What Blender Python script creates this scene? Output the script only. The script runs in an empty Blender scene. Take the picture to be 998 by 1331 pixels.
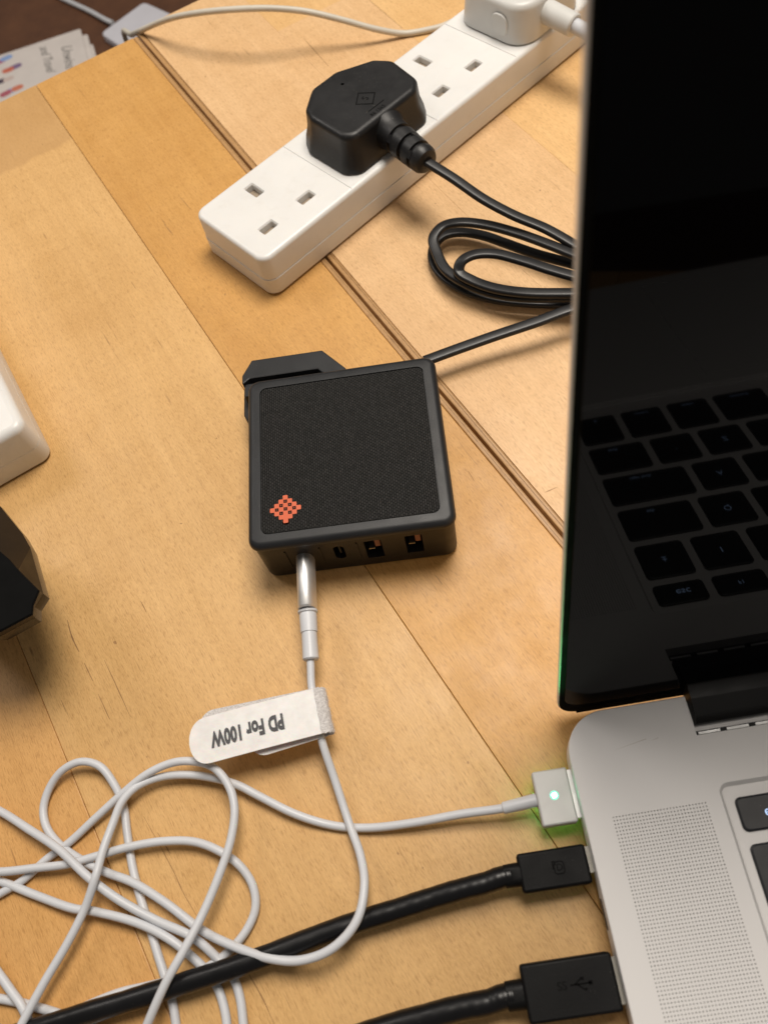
import bpy, bmesh, math, random
import numpy as np
from mathutils import Vector, Matrix
random.seed(7); rng = np.random.default_rng(7)
S = 0.001                      # everything below is written in millimetres
scene = bpy.context.scene
col = scene.collection

# ------------------------------------------------------------------ camera
FPX, TILT, ROLL, CH = 1050.0, 0.4963, -0.2674, 263.05
ct, st, cr, sr = math.cos(TILT), math.sin(TILT), math.cos(ROLL), math.sin(ROLL)
RC = np.array([[1, 0, 0], [0, ct, -st], [0, st, ct]]) @ np.array([[cr, -sr, 0], [sr, cr, 0], [0, 0, 1]])
cam_d = bpy.data.cameras.new('camera'); cam = bpy.data.objects.new('camera', cam_d); col.objects.link(cam)
M4 = Matrix.Identity(4)
for i in range(3):
    for j in range(3): M4[i][j] = RC[i][j]
M4[2][3] = CH * S
cam.matrix_world = M4
cam_d.sensor_fit = 'VERTICAL'; cam_d.sensor_height = 36.0; cam_d.sensor_width = 27.0
cam_d.lens = FPX / 1331 * 36.0
cam_d.clip_start = 0.01; cam_d.clip_end = 20
cam_d.dof.use_dof = True; cam_d.dof.focus_distance = 0.292; cam_d.dof.aperture_fstop = 14.5
scene.camera = cam

# ------------------------------------------------------------------ light
world = bpy.data.worlds.new('World'); scene.world = world; world.use_nodes = True
bgn = world.node_tree.nodes['Background']
bgn.inputs[0].default_value = (1.0, 0.93, 0.85, 1); bgn.inputs[1].default_value = 0.15
def area(name, loc, target, size, power, color):
    d = bpy.data.lights.new(name, 'AREA'); d.shape = 'DISK'; d.size = size; d.energy = power; d.color = color
    o = bpy.data.objects.new(name, d); col.objects.link(o); o.location = loc
    o.rotation_euler = (Vector(target) - Vector(loc)).to_track_quat('-Z', 'Y').to_euler()
    return o
area('ceiling_lamp_light', (0.22, 0.44, 1.05), (0.02, 0.16, 0), 0.52, 12.6, (1.0, 0.92, 0.82))
area('second_lamp_light', (-0.75, 1.0, 1.1), (0.0, 0.15, 0), 0.5, 4.0, (1.0, 0.93, 0.86))
scene.view_settings.view_transform = 'Standard'; scene.view_settings.look = 'None'
scene.view_settings.exposure = 0.10; scene.view_settings.gamma = 1.0
scene.render.engine = 'CYCLES'

# ------------------------------------------------------------------ helpers
def at(px, py, z):
    """point at height z (mm) seen at photo pixel px,py"""
    d = RC @ np.array([(px - 499) / FPX, (665.5 - py) / FPX, -1.0])
    k = (z - CH) / d[2]
    return (d[0] * k, d[1] * k, float(z))
def lin(c):
    return tuple(((x / 255) / 12.92 if x / 255 <= .04045 else ((x / 255 + .055) / 1.055) ** 2.4) for x in c)
def empty(name, label, cat, loc=(0, 0, 0), rz=0.0, group=None):
    o = bpy.data.objects.new(name, None); col.objects.link(o); o.empty_display_size = 0.01
    o.location = [v * S for v in loc]; o.rotation_euler = (0, 0, rz)
    o['label'] = label; o['category'] = cat
    if group: o['group'] = group
    return o
def tag(o, label=None, cat=None, group=None, kind=None):
    for k, v in (('label', label), ('category', cat), ('group', group), ('kind', kind)):
        if v: o[k] = v
    return o
def link(name, me, mat, parent=None, smooth=True, loc=None, rot=None):
    if mat and not me.materials: me.materials.append(mat)
    o = bpy.data.objects.new(name, me); col.objects.link(o)
    if parent: o.parent = parent
    if loc: o.location = [v * S for v in loc]
    if rot: o.rotation_euler = rot
    return o
def mesh(name, V, F, smooth_angle=35):
    me = bpy.data.meshes.new(name)
    me.from_pydata([tuple(c * S for c in v) for v in V], [], F); me.validate()
    bm = bmesh.new(); bm.from_mesh(me)
    bmesh.ops.recalc_face_normals(bm, faces=bm.faces)
    if smooth_angle:
        a = math.radians(smooth_angle)
        for f in bm.faces: f.smooth = True
        for e in bm.edges:
            if len(e.link_faces) == 2 and e.calc_face_angle(0) > a: e.smooth = False
        for f in bm.faces:
            if len(f.verts) > 4:
                f.smooth = False
                for e in f.edges: e.smooth = False
    bm.to_mesh(me); bm.free()
    return me
def rpoly(P, r, seg=6):
    """rounded convex-ish polygon outline (ccw), same count for any P of equal length"""
    n = len(P); out = []
    rs = r if isinstance(r, (list, tuple)) else [r] * n
    for i in range(n):
        a, b, c = np.array(P[i - 1], float), np.array(P[i], float), np.array(P[(i + 1) % n], float)
        u = (a - b) / np.linalg.norm(a - b); w = (c - b) / np.linalg.norm(c - b)
        th = math.acos(max(-1, min(1, float(u @ w)))); rr = rs[i]
        t = min(rr / math.tan(th / 2), .48 * np.linalg.norm(a - b), .48 * np.linalg.norm(c - b)); rr = t * math.tan(th / 2)
        bis = (u + w) / (np.linalg.norm(u + w) + 1e-12); cen = b + bis * rr / math.sin(th / 2)
        p0, p1 = b + u * t - cen, b + w * t - cen
        a0 = math.atan2(p0[1], p0[0]); da = math.atan2(p0[0] * p1[1] - p0[1] * p1[0], p0 @ p1)
        for k in range(seg + 1):
            q = a0 + da * k / seg
            out.append((cen[0] + rr * math.cos(q), cen[1] + rr * math.sin(q)))
    return out
def rrect(x0, y0, x1, y1, r, seg=6): return rpoly([(x0, y0), (x1, y0), (x1, y1), (x0, y1)], r, seg)
def inset(o, d):
    P = np.array(o); n = len(P); out = []
    for i in range(n):
        e0 = P[i] - P[i - 1]; e1 = P[(i + 1) % n] - P[i]
        e0 /= np.linalg.norm(e0) + 1e-12; e1 /= np.linalg.norm(e1) + 1e-12
        m = np.array([-e0[1] - e1[1], e0[0] + e1[0]]); m /= np.linalg.norm(m) + 1e-12
        c = max(.3, float(m @ np.array([-e0[1], e0[0]])))
        out.append(tuple(P[i] + m * d / c))
    return out
def loft(rings, capb=True, capt=True, sm=35, name='m'):
    V = []; F = []; n = len(rings[0][0])
    for o, z in rings: V += [(x, y, z) for x, y in o]
    for k in range(len(rings) - 1):
        for i in range(n):
            j = (i + 1) % n; F.append((k * n + i, k * n + j, (k + 1) * n + j, (k + 1) * n + i))
    if capb: F.append(tuple(range(n))[::-1])
    if capt: F.append(tuple(range((len(rings) - 1) * n, len(rings) * n)))
    return mesh(name, V, F, sm)
def bev(o, z0, z1, b0=0, b1=0, seg=4):
    """rings of a prism with rounded bottom (b0) and top (b1) edges"""
    R = []
    if b0:
        for k in range(seg + 1):
            a = math.pi / 2 * k / seg; R.append((inset(o, b0 * (1 - math.sin(a))), z0 + b0 * (1 - math.cos(a))))
    else: R.append((o, z0))
    if b1:
        for k in range(seg + 1):
            a = math.pi / 2 * k / seg; R.append((inset(o, b1 * (1 - math.cos(a))), z1 - b1 * (1 - math.sin(a))))
    else: R.append((o, z1))
    return R
def prism(name, o, z0, z1, mat, parent=None, b0=0, b1=0, seg=4, **kw):
    return link(name, loft(bev(o, z0, z1, b0, b1, seg), name=name), mat, parent, **kw)
def catmull(P, n=10, k=None):
    P = [np.array(p, float) for p in P]; P = [2 * P[0] - P[1]] + P + [2 * P[-1] - P[-2]]; out = []
    for i in range(1, len(P) - 2):
        p0, p1, p2, p3 = P[i - 1:i + 3]
        d0, d1, d2 = [max(1e-6, np.linalg.norm(b - a)) ** .5 for a, b in ((p0, p1), (p1, p2), (p2, p3))]
        m1 = (p1 - p0) / d0 - (p2 - p0) / (d0 + d1) + (p2 - p1) / d1
        m2 = (p2 - p1) / d1 - (p3 - p1) / (d1 + d2) + (p3 - p2) / d2
        m1 *= d1; m2 *= d1
        for t in np.linspace(0, 1, n, endpoint=False):
            out.append((2 * p1 - 2 * p2 + m1 + m2) * t ** 3 + (-3 * p1 + 3 * p2 - 2 * m1 - m2) * t * t + m1 * t + p1)
    out.append(P[-2]); return out
def tube_mesh(name, pts, prof, up=None, radii=None, caps=True):
    """sweep closed 2-D profile [(side, up)] along pts; up: fixed up vector list or None"""
    V = []; F = []; n = len(prof); m = len(pts); N = None
    for i, p in enumerate(pts):
        t = pts[min(i + 1, m - 1)] - pts[max(i - 1, 0)]; t = t / (np.linalg.norm(t) + 1e-12)
        if up is not None:
            u = np.array(up[i] if isinstance(up, list) else up, float)
        else:
            u = np.array([0, 0, 1.]) if N is None else N
            if abs(u @ t) > .98: u = np.array([1., 0, 0])
        u = u - (u @ t) * t; u /= np.linalg.norm(u) + 1e-12; N = u
        s = np.cross(t, u); k = radii[i] if radii is not None else 1.0
        for a, b in prof: V.append(tuple(p + k * (s * a + u * b)))
    for i in range(m - 1):
        for j in range(n):
            q = (j + 1) % n; F.append((i * n + j, i * n + q, (i + 1) * n + q, (i + 1) * n + j))
    if caps: F.append(tuple(range(n))); F.append(tuple(range((m - 1) * n, m * n)))
    return mesh(name, V, F, 50)
def circ(r, n=14): return [(r * math.cos(2 * math.pi * k / n), r * math.sin(2 * math.pi * k / n)) for k in range(n)]
def lathe_axis(name, stations, p0, p1, mat, parent, n=28):
    """round body: stations (t along p0->p1 in mm, radius)"""
    p0 = np.array(p0, float); d = np.array(p1, float) - p0; d /= np.linalg.norm(d)
    pts = [p0 + d * t for t, r in stations]
    up = np.array([0, 0, 1.]) if abs(d[2]) < .9 else np.array([1., 0, 0])
    V = []; F = []; u = up - (up @ d) * d; u /= np.linalg.norm(u); s = np.cross(d, u)
    for (t, r), p in zip(stations, pts):
        for a in range(n): V.append(tuple(p + r * (s * math.cos(2 * math.pi * a / n) + u * math.sin(2 * math.pi * a / n))))
    for i in range(len(pts) - 1):
        for j in range(n): q = (j + 1) % n; F.append((i * n + j, i * n + q, (i + 1) * n + q, (i + 1) * n + j))
    F.append(tuple(range(n))); F.append(tuple(range((len(pts) - 1) * n, len(pts) * n)))
    return link(name, mesh(name, V, F, 30), mat, parent)
def cut(o, cutters):
    """real openings: boolean difference baked into the mesh"""
    tmp = []
    for c in cutters:
        co = bpy.data.objects.new('tmp', c); col.objects.link(co); co.matrix_world = o.matrix_local; tmp.append(co)
        md = o.modifiers.new('b', 'BOOLEAN'); md.operation = 'DIFFERENCE'; md.solver = 'EXACT'; md.object = co
    par = o.parent; o.parent = None
    dg = bpy.context.evaluated_depsgraph_get(); dg.update()
    me = bpy.data.meshes.new_from_object(o.evaluated_get(dg))
    o.modifiers.clear(); mats = list(o.data.materials); o.data = me; o.parent = par
    if not me.materials:
        for m in mats: me.materials.append(m)
    for p in me.polygons: p.material_index = min(p.material_index, len(me.materials) - 1)
    bm = bmesh.new(); bm.from_mesh(me)
    for f in bm.faces: f.smooth = True
    for e in bm.edges:
        if len(e.link_faces) == 2: e.smooth = e.calc_face_angle(0) < math.radians(30)
    for f in bm.faces:
        if abs(f.normal.z) > .9999:
            f.smooth = False
            for e in f.edges: e.smooth = False
    bm.to_mesh(me); bm.free()
    for c in tmp: bpy.data.objects.remove(c)
    return o
def boxm(x0, y0, z0, x1, y1, z1, sm=0):
    V = [(x0, y0, z0), (x1, y0, z0), (x1, y1, z0), (x0, y1, z0), (x0, y0, z1), (x1, y0, z1), (x1, y1, z1), (x0, y1, z1)]
    return mesh('box', V, [(0, 3, 2, 1), (4, 5, 6, 7), (0, 1, 5, 4), (1, 2, 6, 5), (2, 3, 7, 6), (3, 0, 4, 7)], sm)
def text(name, s, size, mat, parent, loc, rz=0, sx=1.0, depth=.06, bold=0.0, align='CENTER', rot=None, spacing=1.0):
    cu = bpy.data.curves.new(name, 'FONT'); cu.body = s; cu.size = size * S; cu.extrude = depth * S; cu.offset = bold * S
    cu.align_x = align; cu.align_y = 'CENTER'; cu.space_character = spacing; cu.resolution_u = 3
    o = bpy.data.objects.new('t', cu); col.objects.link(o)
    dg = bpy.context.evaluated_depsgraph_get(); dg.update()
    me = bpy.data.meshes.new_from_object(o.evaluated_get(dg)); bpy.data.objects.remove(o)
    me.materials.clear(); me.transform(Matrix.Diagonal((sx, 1, 1, 1)))
    return link(name, me, mat, parent, loc=loc, rot=rot or (0, 0, rz))

# ------------------------------------------------------------------ materials
class NT:
    def __init__(s, name):
        s.m = bpy.data.materials.new(name); s.m.use_nodes = True; s.t = s.m.node_tree
        s.b = s.t.nodes['Principled BSDF']; s.tc = s.n('ShaderNodeTexCoord')
    def n(s, typ, **kw):
        x = s.t.nodes.new(typ)
        for k, v in kw.items(): setattr(x, k, v)
        return x
    def l(s, a, b): s.t.links.new(a, b)
    def mapping(s, scale=(1, 1, 1), loc=(0, 0, 0), rot=(0, 0, 0), src=None):
        x = s.n('ShaderNodeMapping'); x.inputs['Scale'].default_value = scale; x.inputs['Location'].default_value = loc; x.inputs['Rotation'].default_value = rot
        s.l(src or s.tc.outputs['Object'], x.inputs['Vector']); return x.outputs[0]
    def noise(s, vec, scale, detail=3, rough=.55, dist=0):
        x = s.n('ShaderNodeTexNoise'); x.inputs['Scale'].default_value = scale; x.inputs['Detail'].default_value = detail
        x.inputs['Roughness'].default_value = rough; x.inputs['Distortion'].default_value = dist
        s.l(vec, x.inputs['Vector']); return x.outputs[0]
    def ramp(s, fac, stops):
        x = s.n('ShaderNodeValToRGB'); e = x.color_ramp.elements
        while len(e) < len(stops): e.new(.5)
        for i, (p, c) in enumerate(stops): e[i].position = p; e[i].color = (*c, 1) if len(c) == 3 else c
        s.l(fac, x.inputs[0]); return x.outputs[0]
    def rng(s, v, a, b, c, d):
        x = s.n('ShaderNodeMapRange'); 
        for i, q in enumerate((a, b, c, d)): x.inputs[i + 1].default_value = q
        s.l(v, x.inputs[0]); return x.outputs[0]
    def math(s, op, a, b=None):
        x = s.n('ShaderNodeMath', operation=op)
        for i, q in enumerate((a, b)):
            if q is None: continue
            if isinstance(q, (int, float)): x.inputs[i].default_value = q
            else: s.l(q, x.inputs[i])
        return x.outputs[0]
    def mix(s, fac, a, b, mode='MIX'):
        x = s.n('ShaderNodeMix', data_type='RGBA', blend_type=mode)
        for i, q in ((0, fac), (6, a), (7, b)):
            if isinstance(q, (int, float)): x.inputs[i].default_value = q
            elif isinstance(q, tuple): x.inputs[i].default_value = (*q, 1)
            else: s.l(q, x.inputs[i])
        return x.outputs[2]
    def bump(s, h, strength, dist):
        x = s.n('ShaderNodeBump'); x.inputs['Strength'].default_value = strength; x.inputs['Distance'].default_value = dist
        s.l(h, x.inputs['Height']); s.l(x.outputs[0], s.b.inputs['Normal']); return x
def plastic(name, c, rough=.4, var=.06, bscale=3000, bstr=.15, spec=.5, dust=0.0, sss=0.0, coat=0.0, metal=0.0, grime=0.0):
    n = NT(name); v = n.mapping()
    big = n.noise(v, 45, 4); c2 = tuple(x * (1 - var * 3) for x in c); cc = n.ramp(big, [(.3, c2), (.7, c)])
    if grime:
        g = n.rng(n.noise(v, 160, 5, .7), .55, .75, 0, grime); cc = n.mix(g, cc, (.32, .26, .18))
    if dust:
        d = n.rng(n.noise(v, 2600, 1), .76, .8, 0, dust); cc = n.mix(d, cc, (.6, .57, .5))
    n.l(cc, n.b.inputs['Base Color'])
    n.l(n.rng(n.noise(v, 120, 4), .3, .7, rough * .88, rough * 1.12), n.b.inputs['Roughness'])
    n.b.inputs['Specular IOR Level'].default_value = spec; n.b.inputs['Metallic'].default_value = metal
    if sss: n.b.inputs['Subsurface Weight'].default_value = sss; n.b.inputs['Subsurface Scale'].default_value = .003; n.b.inputs['Subsurface Radius'].default_value = (1, .8, .6)
    if coat: n.b.inputs['Coat Weight'].default_value = coat; n.b.inputs['Coat Roughness'].default_value = .1
    n.bump(n.noise(v, bscale, 2), bstr, .0001)
    return n.m
def wood(name, a, b, seed, stain=0):
    n = NT(name)
    o = (seed * 1.37, seed * .71, 0)
    base = n.mapping(loc=o)
    warp = n.noise(base, 9, 3)
    g1 = n.noise(n.mapping((5, 55, 5), o), 1.0, 5, .6, .6)        # broad grain along local x
    g2 = n.noise(n.mapping((28, 420, 28), o), 1.0, 4, .65, .3)     # fine grain
    fig = n.noise(n.mapping((60, 18, 10), o), 1.0, 4, .6, 1.2)     # cross figure
    blot = n.noise(base, 14, 4, .6)
    c = n.ramp(g1, [(.28, b), (.72, a)])
    c = n.mix(n.rng(fig, .35, .7, 0, .5), c, tuple(min(1, x * 1.10) for x in a))
    sp = n.noise(n.mapping((700, 2800, 700), o), 1.0, 2, .6)
    c = n.mix(n.rng(sp, .38, .62, .0, .45), c, tuple(min(1, x * 1.25) for x in a))
    c = n.mix(n.rng(blot, .45, .75, 0, .32), c, tuple(x * y for x, y in zip(b, (.93, .86, .74))))
    c = n.mix(n.rng(g2, .35, .75, .22, 0), c, (b[0] * .62, b[1] * .52, b[2] * .4))
    pore = n.noise(n.mapping((330, 2700, 330), o), 1.0, 2, .5)
    c = n.mix(n.rng(pore, .53, .70, 0, .46), c, (b[0] * .5, b[1] * .4, b[2] * .3))
    ck = n.noise(n.mapping((26, 950, 26), (o[0] + 3, o[1], 0)), 1.0, 1, .4)
    ckm = n.noise(n.mapping((70, 70, 70), (o[0] + 9, o[1], 0)), 1.0, 2, .5)
    cm = n.math('MULTIPLY', n.rng(ck, .70, .78, 0, .7), n.rng(ckm, .52, .62, 0, 1))
    c = n.mix(cm, c, (.16, .07, .025))
    fl = n.noise(n.mapping((300, 420, 300), (o[0] + 5, o[1], 0)), 1.0, 1, .4)
    c = n.mix(n.rng(fl, .79, .82, 0, .6), c, (.2, .09, .035))
    if stain:
        sx_ = n.n('ShaderNodeSeparateXYZ'); n.l(n.tc.outputs['Object'], sx_.inputs[0])
        e_ = n.math('ADD', sx_.outputs[0], n.math('MULTIPLY', n.noise(n.mapping((60, 60, 60)), 1.0, 4, .7), .012))
        c = n.mix(n.rng(e_, .4235, .4265, 0, .5), c, (.44, .25, .10))
    n.l(c, n.b.inputs['Base Color'])
    n.l(n.rng(n.noise(base, 60, 4, .6), .3, .7, .40, .54), n.b.inputs['Roughness'])
    n.b.inputs['Specular IOR Level'].default_value = .42
    h = n.math('ADD', n.math('MULTIPLY', g2, .5), n.math('MULTIPLY', pore, -.6))
    h = n.math('ADD', h, n.math('MULTIPLY', n.noise(n.mapping((500, 900, 500), o), 1, 2), .5))
    n.bump(h, .28, .0002)
    return n.m
W1 = wood('maple_pale', (.65, .405, .168), (.54, .31, .105), 1)
W1S = wood('maple_worn_end', (.65, .405, .168), (.54, .31, .105), 1, stain=1)
W2 = wood('maple_golden', (.60, .335, .105), (.50, .255, .065), 2)
W3 = wood('maple_tan', (.62, .35, .125), (.52, .275, .085), 3)
W4 = wood('maple_light', (.70, .465, .25), (.61, .38, .18), 4)
W5 = wood('maple_leaf_end', (.72, .47, .22), (.63, .38, .155), 5)
W6 = wood('maple_bead', (.46, .27, .115), (.38, .21, .08), 6)
WHITE = plastic('white_plastic', (.74, .735, .72), .36, .02, 1500, .08, .5, 0, .12, grime=.10)
WHITE_GREY = plastic('grey_white_plastic', (.62, .62, .60), .38, .03, 1500, .06)
CORD_W = plastic('white_cord_jacket', (.60, .615, .65), .42, .03, 700, .08, grime=.05)
CORD_G = plastic('old_white_cord_jacket', (.60, .56, .48), .5, .05, 700, .08)
RUBBER = plastic('black_plug_plastic', (.011, .011, .012), .42, .2, 2600, .5, .42, .5)
GASKET = plastic('black_rubber_gasket', (.006, .006, .006), .9, .1, spec=.06)
CONN = plastic('matt_black_connector', (.006, .006, .0065), .5, .2, 2600, .3, .16, .1)
BLACK = plastic('black_satin_plastic', (.015, .016, .018), .42, .1, 3500, .35, .34, .15)
BLACK_LOW = plastic('black_moulded_plastic', (.010, .0095, .0095), .45, .1, 3500, .25, .32, .1)
CORD_B = plastic('black_cord_jacket', (.009, .009, .010), .36, .1, 500, .1, .38, .1)
CORD_GL = plastic('glossy_black_cord_jacket', (.005, .005, .006), .34, .1, 160, .05, .34, .1)
TIPM = plastic('dull_plug_metal', (.46, .44, .39), .5, .05, 900, .05, .4, metal=.3)
DARK = plastic('dark_void', (.004, .004, .004), .6, 0)
SLOTIN = plastic('socket_shutter_plastic', (.34, .27, .20), .5, .05)
METAL = plastic('brushed_steel_shell', (.74, .74, .74), .50, .02, 1200, .1, .5, metal=.85)
ALU = plastic('anodised_aluminium', (.76, .745, .74), .55, .0, 6000, .25, .35, metal=.15)
for nd in ALU.node_tree.nodes:
    if nd.type == 'MAP_RANGE': nd.inputs[3].default_value = .54; nd.inputs[4].default_value = .56
ALU_D = ALU
KEY = plastic('black_keycap', (.024, .024, .027), .48, .1, 5000, .3, .5, .1)
KEYSIDE = plastic('black_keycap_skirt', (.008, .009, .014), .5, .1)
ORANGE = plastic('orange_print', (.66, .115, .035), .55, .05)
TONGUE = plastic('orange_usb_tongue', (.25, .09, .05), .5, .05)
GOLD = plastic('contact_metal', (.75, .7, .6), .3, .02, metal=1)
TOEMB = plastic('embossed_black', (.003, .003, .003), .7, .1, spec=.1)
def glass_black():
    n = NT('black_screen_glass'); n.b.inputs['Base Color'].default_value = (.0015, .0015, .002, 1)
    n.b.inputs['Roughness'].default_value = .03; n.b.inputs['IOR'].default_value = 1.17
    return n.m
SCREEN = glass_black()
def emis(name, c, s):
    n = NT(name); n.b.inputs['Base Color'].default_value = (*c, 1); n.b.inputs['Emission Color'].default_value = (*c, 1); n.b.inputs['Emission Strength'].default_value = s
    return n.m
def fabric():
    n = NT('woven_black_fabric')
    dv = n.n('ShaderNodeTexNoise'); dv.inputs['Scale'].default_value = 220; dv.inputs['Detail'].default_value = 2
    n.l(n.tc.outputs['Object'], dv.inputs['Vector'])
    va = n.n('ShaderNodeVectorMath', operation='MULTIPLY_ADD'); n.l(dv.outputs['Color'], va.inputs[0]); va.inputs[1].default_value = (.0005, .0005, 0); n.l(n.tc.outputs['Object'], va.inputs[2])
    br = n.n('ShaderNodeTexBrick'); n.l(n.mapping((1, 1, 1), rot=(0, 0, math.radians(90)), src=va.outputs[0]), br.inputs['Vector'])
    br.inputs['Scale'].default_value = 1; br.inputs['Brick Width'].default_value = .00125; br.inputs['Row Height'].default_value = .00075
    br.inputs['Mortar Size'].default_value = .00020; br.inputs['Mortar Smooth'].default_value = 1.0
    br.inputs['Color1'].default_value = (.028, .027, .026, 1); br.inputs['Color2'].default_value = (.013, .013, .012, 1); br.inputs['Mortar'].default_value = (.0012, .0012, .0012, 1)
    fz = n.noise(n.mapping(), 5200, 2)
    c = n.mix(n.rng(fz, .5, .8, 0, .4), br.outputs['Color'], (.052, .050, .047)); 
    d = n.rng(n.noise(n.mapping(), 1500, 1), .80, .83, 0, .8); c = n.mix(d, c, (.35, .33, .3))
    n.l(c, n.b.inputs['Base Color']); n.b.inputs['Roughness'].default_value = .85; n.b.inputs['Specular IOR Level'].default_value = .3
    h = n.math('SUBTRACT', n.math('MULTIPLY', fz, .35), br.outputs['Fac']); n.bump(h, .9, .0003)
    return n.m
FABRIC = fabric()

# ------------------------------------------------------------------ table
TD = math.atan2(.94913509, -.31486914)         # grain direction
table = empty('table', 'pale maple dining table of wide boards with a drop-leaf joint, everything lies on it', 'table', (0, 0, 0), TD)
# local x = along grain (u), local y = -n  (n grows to the right in the photo)
def board(u0, u1, n0, n1, mat, top=0.0, th=16, b=.22, name='plank', gap=.1):
    o = rrect(u0, -n1 + gap, u1, -n0 - gap, .25, 2)
    me = loft(bev(o, top - th, top, 0, b, 2), name=name); return link(name, me, mat, table)
for u0, u1, n0, n1, m in [(-278, 478.5, -330, -212, W1), (-278, 478.5, -212, -92, W3), (-278, 478.5, -92, 27.6, W1S), (-278, 478.5, 27.6, 88.6, W2)]:
    board(u0, u1, n0, n1, m)
o = board(-278, 478.5, 88.6, 91.3, W6, top=-.02, b=.45, name='edge_bead', gap=.07)
for u0, u1, n0, n1, m in [(-278, 484, 95.3, 155, W4), (-278, 424, 155, 207.7, W4), (424, 484, 155, 207.7, W5), (-278, 484, 207.7, 330, W5), (-278, 484, 330, 460, W4), (-278, 484, 460, 640, W5)]:
    board(u0, u1, n0, n1, m, b=.1, gap=.02)
board(-278, 484, 92.3, 95.35, W6, top=-.10, b=.5, name='edge_bead', gap=.07)
prism('joint_tongue', rrect(-278, -93, 470, -90, .3, 1), -15, -4, plastic('dark_joint_wood', (.10, .05, .02), .8), table)

# long natural cracks in the boards, as recessed dark slivers standing in the grain
CRK = plastic('grain_crack', (.30, .16, .065), .85)
def crack(pts, w, parent=table):
    P = [np.array(at(x, y, .02)) for x, y in pts]; P = catmull(P, 5)
    c, s = math.cos(-TD), math.sin(-TD); V = []; F = []; m = len(P)
    for i, p in enumerate(P):
        t = P[min(i + 1, m - 1)] - P[max(i - 1, 0)]; t /= np.linalg.norm(t); nn = np.array([-t[1], t[0], 0])
        ww = w * (.35 + .65 * math.sin(math.pi * (i + .5) / m)) * random.uniform(.6, 1.2)
        for sg in (-1, 1):
            q = p + nn * sg * ww / 2; V.append((c * q[0] - s * q[1], s * q[0] + c * q[1], .02))
    for i in range(m - 1): F.append((2 * i, 2 * i + 1, 2 * i + 3, 2 * i + 2))
    return V, F
CV, CF = [], []
for pts, w in [([(187, 1061), (206, 1095), (226, 1133), (240, 1163), (256, 1190)], .28), ([(295, 1222), (327, 1272), (345, 1305), (356, 1331)], .35),
               ([(88, 806), (94, 828), (103, 847)], .5), ([(110, 862), (121, 885)], .35), ([(128, 902), (143, 935)], .3), ([(136, 858), (150, 888), (170, 932)], .28),
               ([(183, 781), (191, 796)], .3), ([(80, 910), (86, 925)], .3), ([(566, 748), (575, 760)], .3), ([(205, 1082), (222, 1110)], .3),
               ([(214, 292), (226, 306)], .35), ([(234, 256), (248, 272)], .3), ([(395, 50), (410, 67), (427, 86)], .45), ([(480, 0), (500, 17), (523, 37)], .4), ([(300, 32), (312, 43)], .3),
               ([(608, 612), (616, 625)], .3), ([(708, 640), (724, 633)], .25), ([(118, 266), (130, 282)], .2), ([(19, 241), (24, 246)], .3)]:
    V, F = crack(pts, w); k = len(CV); CV += V; CF += [tuple(a + k for a in f) for f in F]
tag(link('grain_crack', mesh('grain_crack', CV, CF, 0), CRK, table), kind='stuff')

# ------------------------------------------------------------------ floor below the table edge
FLN = NT('brown_floor'); v = FLN.mapping((1, 1, 1))
FLN.l(FLN.ramp(FLN.noise(v, 30, 5, .7), [(.3, (.075, .028, .011)), (.7, (.125, .050, .020))]), FLN.b.inputs['Base Color']); FLN.b.inputs['Roughness'].default_value = .6
FZ = -230.0
me = boxm(-1500, -900, FZ - 20, 1500, 2600, FZ)
tag(link('floor', me, FLN.m), kind='structure')

# ------------------------------------------------------------------ power strips
def slot_cut(cx, cy, lx, ly, z0, z1, taper=0.5):
    a = rrect(cx - lx / 2, cy - ly / 2, cx + lx / 2, cy + ly / 2, .25, 1)
    b = rrect(cx - lx / 2 - taper, cy - ly / 2 - taper, cx + lx / 2 + taper, cy + ly / 2 + taper, .4, 1)
    return loft([(a, z0), (a, z1 - .7), (b, z1), (b, z1 + 1)], name='c')
def power_strip(t, length, w, h, first, pitch, n, off, sockets):
    seam = h * .42
    lo = rrect(0, -w / 2, length, w / 2, 5.5, 8)
    R = bev(lo, .6, seam, 1.2, 0); link('base', loft(R, name='base'), WHITE, t)
    up = inset(lo, .25)
    cov = link('cover', loft([(inset(lo, .8), seam - .01), (inset(lo, .8), seam + .12), (up, seam + .25)] + bev(up, seam + .3, h, 0, 2.0, 5)[0:], name='cover'), WHITE, t)
    cs = []
    for k in range(n):
        x = first + k * pitch
        if k in sockets:
            cs += [slot_cut(x, off + 11.1, 4.2, 8.2, h - 6.5, h), slot_cut(x - 11.1, off - 11.1, 7.2, 4.2, h - 6.5, h), slot_cut(x + 11.1, off - 11.1, 7.2, 4.2, h - 6.5, h)]
        if k: cs.append(boxm(x - pitch / 2 - .18, -w / 2 - 1, h - .28, x - pitch / 2 + .18, w / 2 + 1, h + 1))
    cut(cov, cs)
    for k in range(n):
        if k not in sockets: continue
        x = first + k * pitch
        for (a, b, lx, ly) in ((x, off + 11.1, 4.1, 8.1), (x - 11.1, off - 11.1, 7.1, 4.1), (x + 11.1, off - 11.1, 7.1, 4.1)):
            link('shutter', boxm(a - lx / 2, b - ly / 2, h - 6.3, a + lx / 2, b + ly / 2, h - 3.4), SLOTIN, t)
SX, SY, STH, SH, SP, SW, SO, SE = -34.03, 279.75, .5498, 21.8, 53.92, 48.4, 26.5, .87
strip = empty('power_strip', 'white four-socket power strip across the top of the table with two plugs in it', 'power strip', (SX, SY, 0), STH, 'white power strips on the table')
power_strip(strip, 226, SW, SH, SO, SP, 4, SE, {0, 2})
LX, LY = -123.5, 208.5
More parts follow.
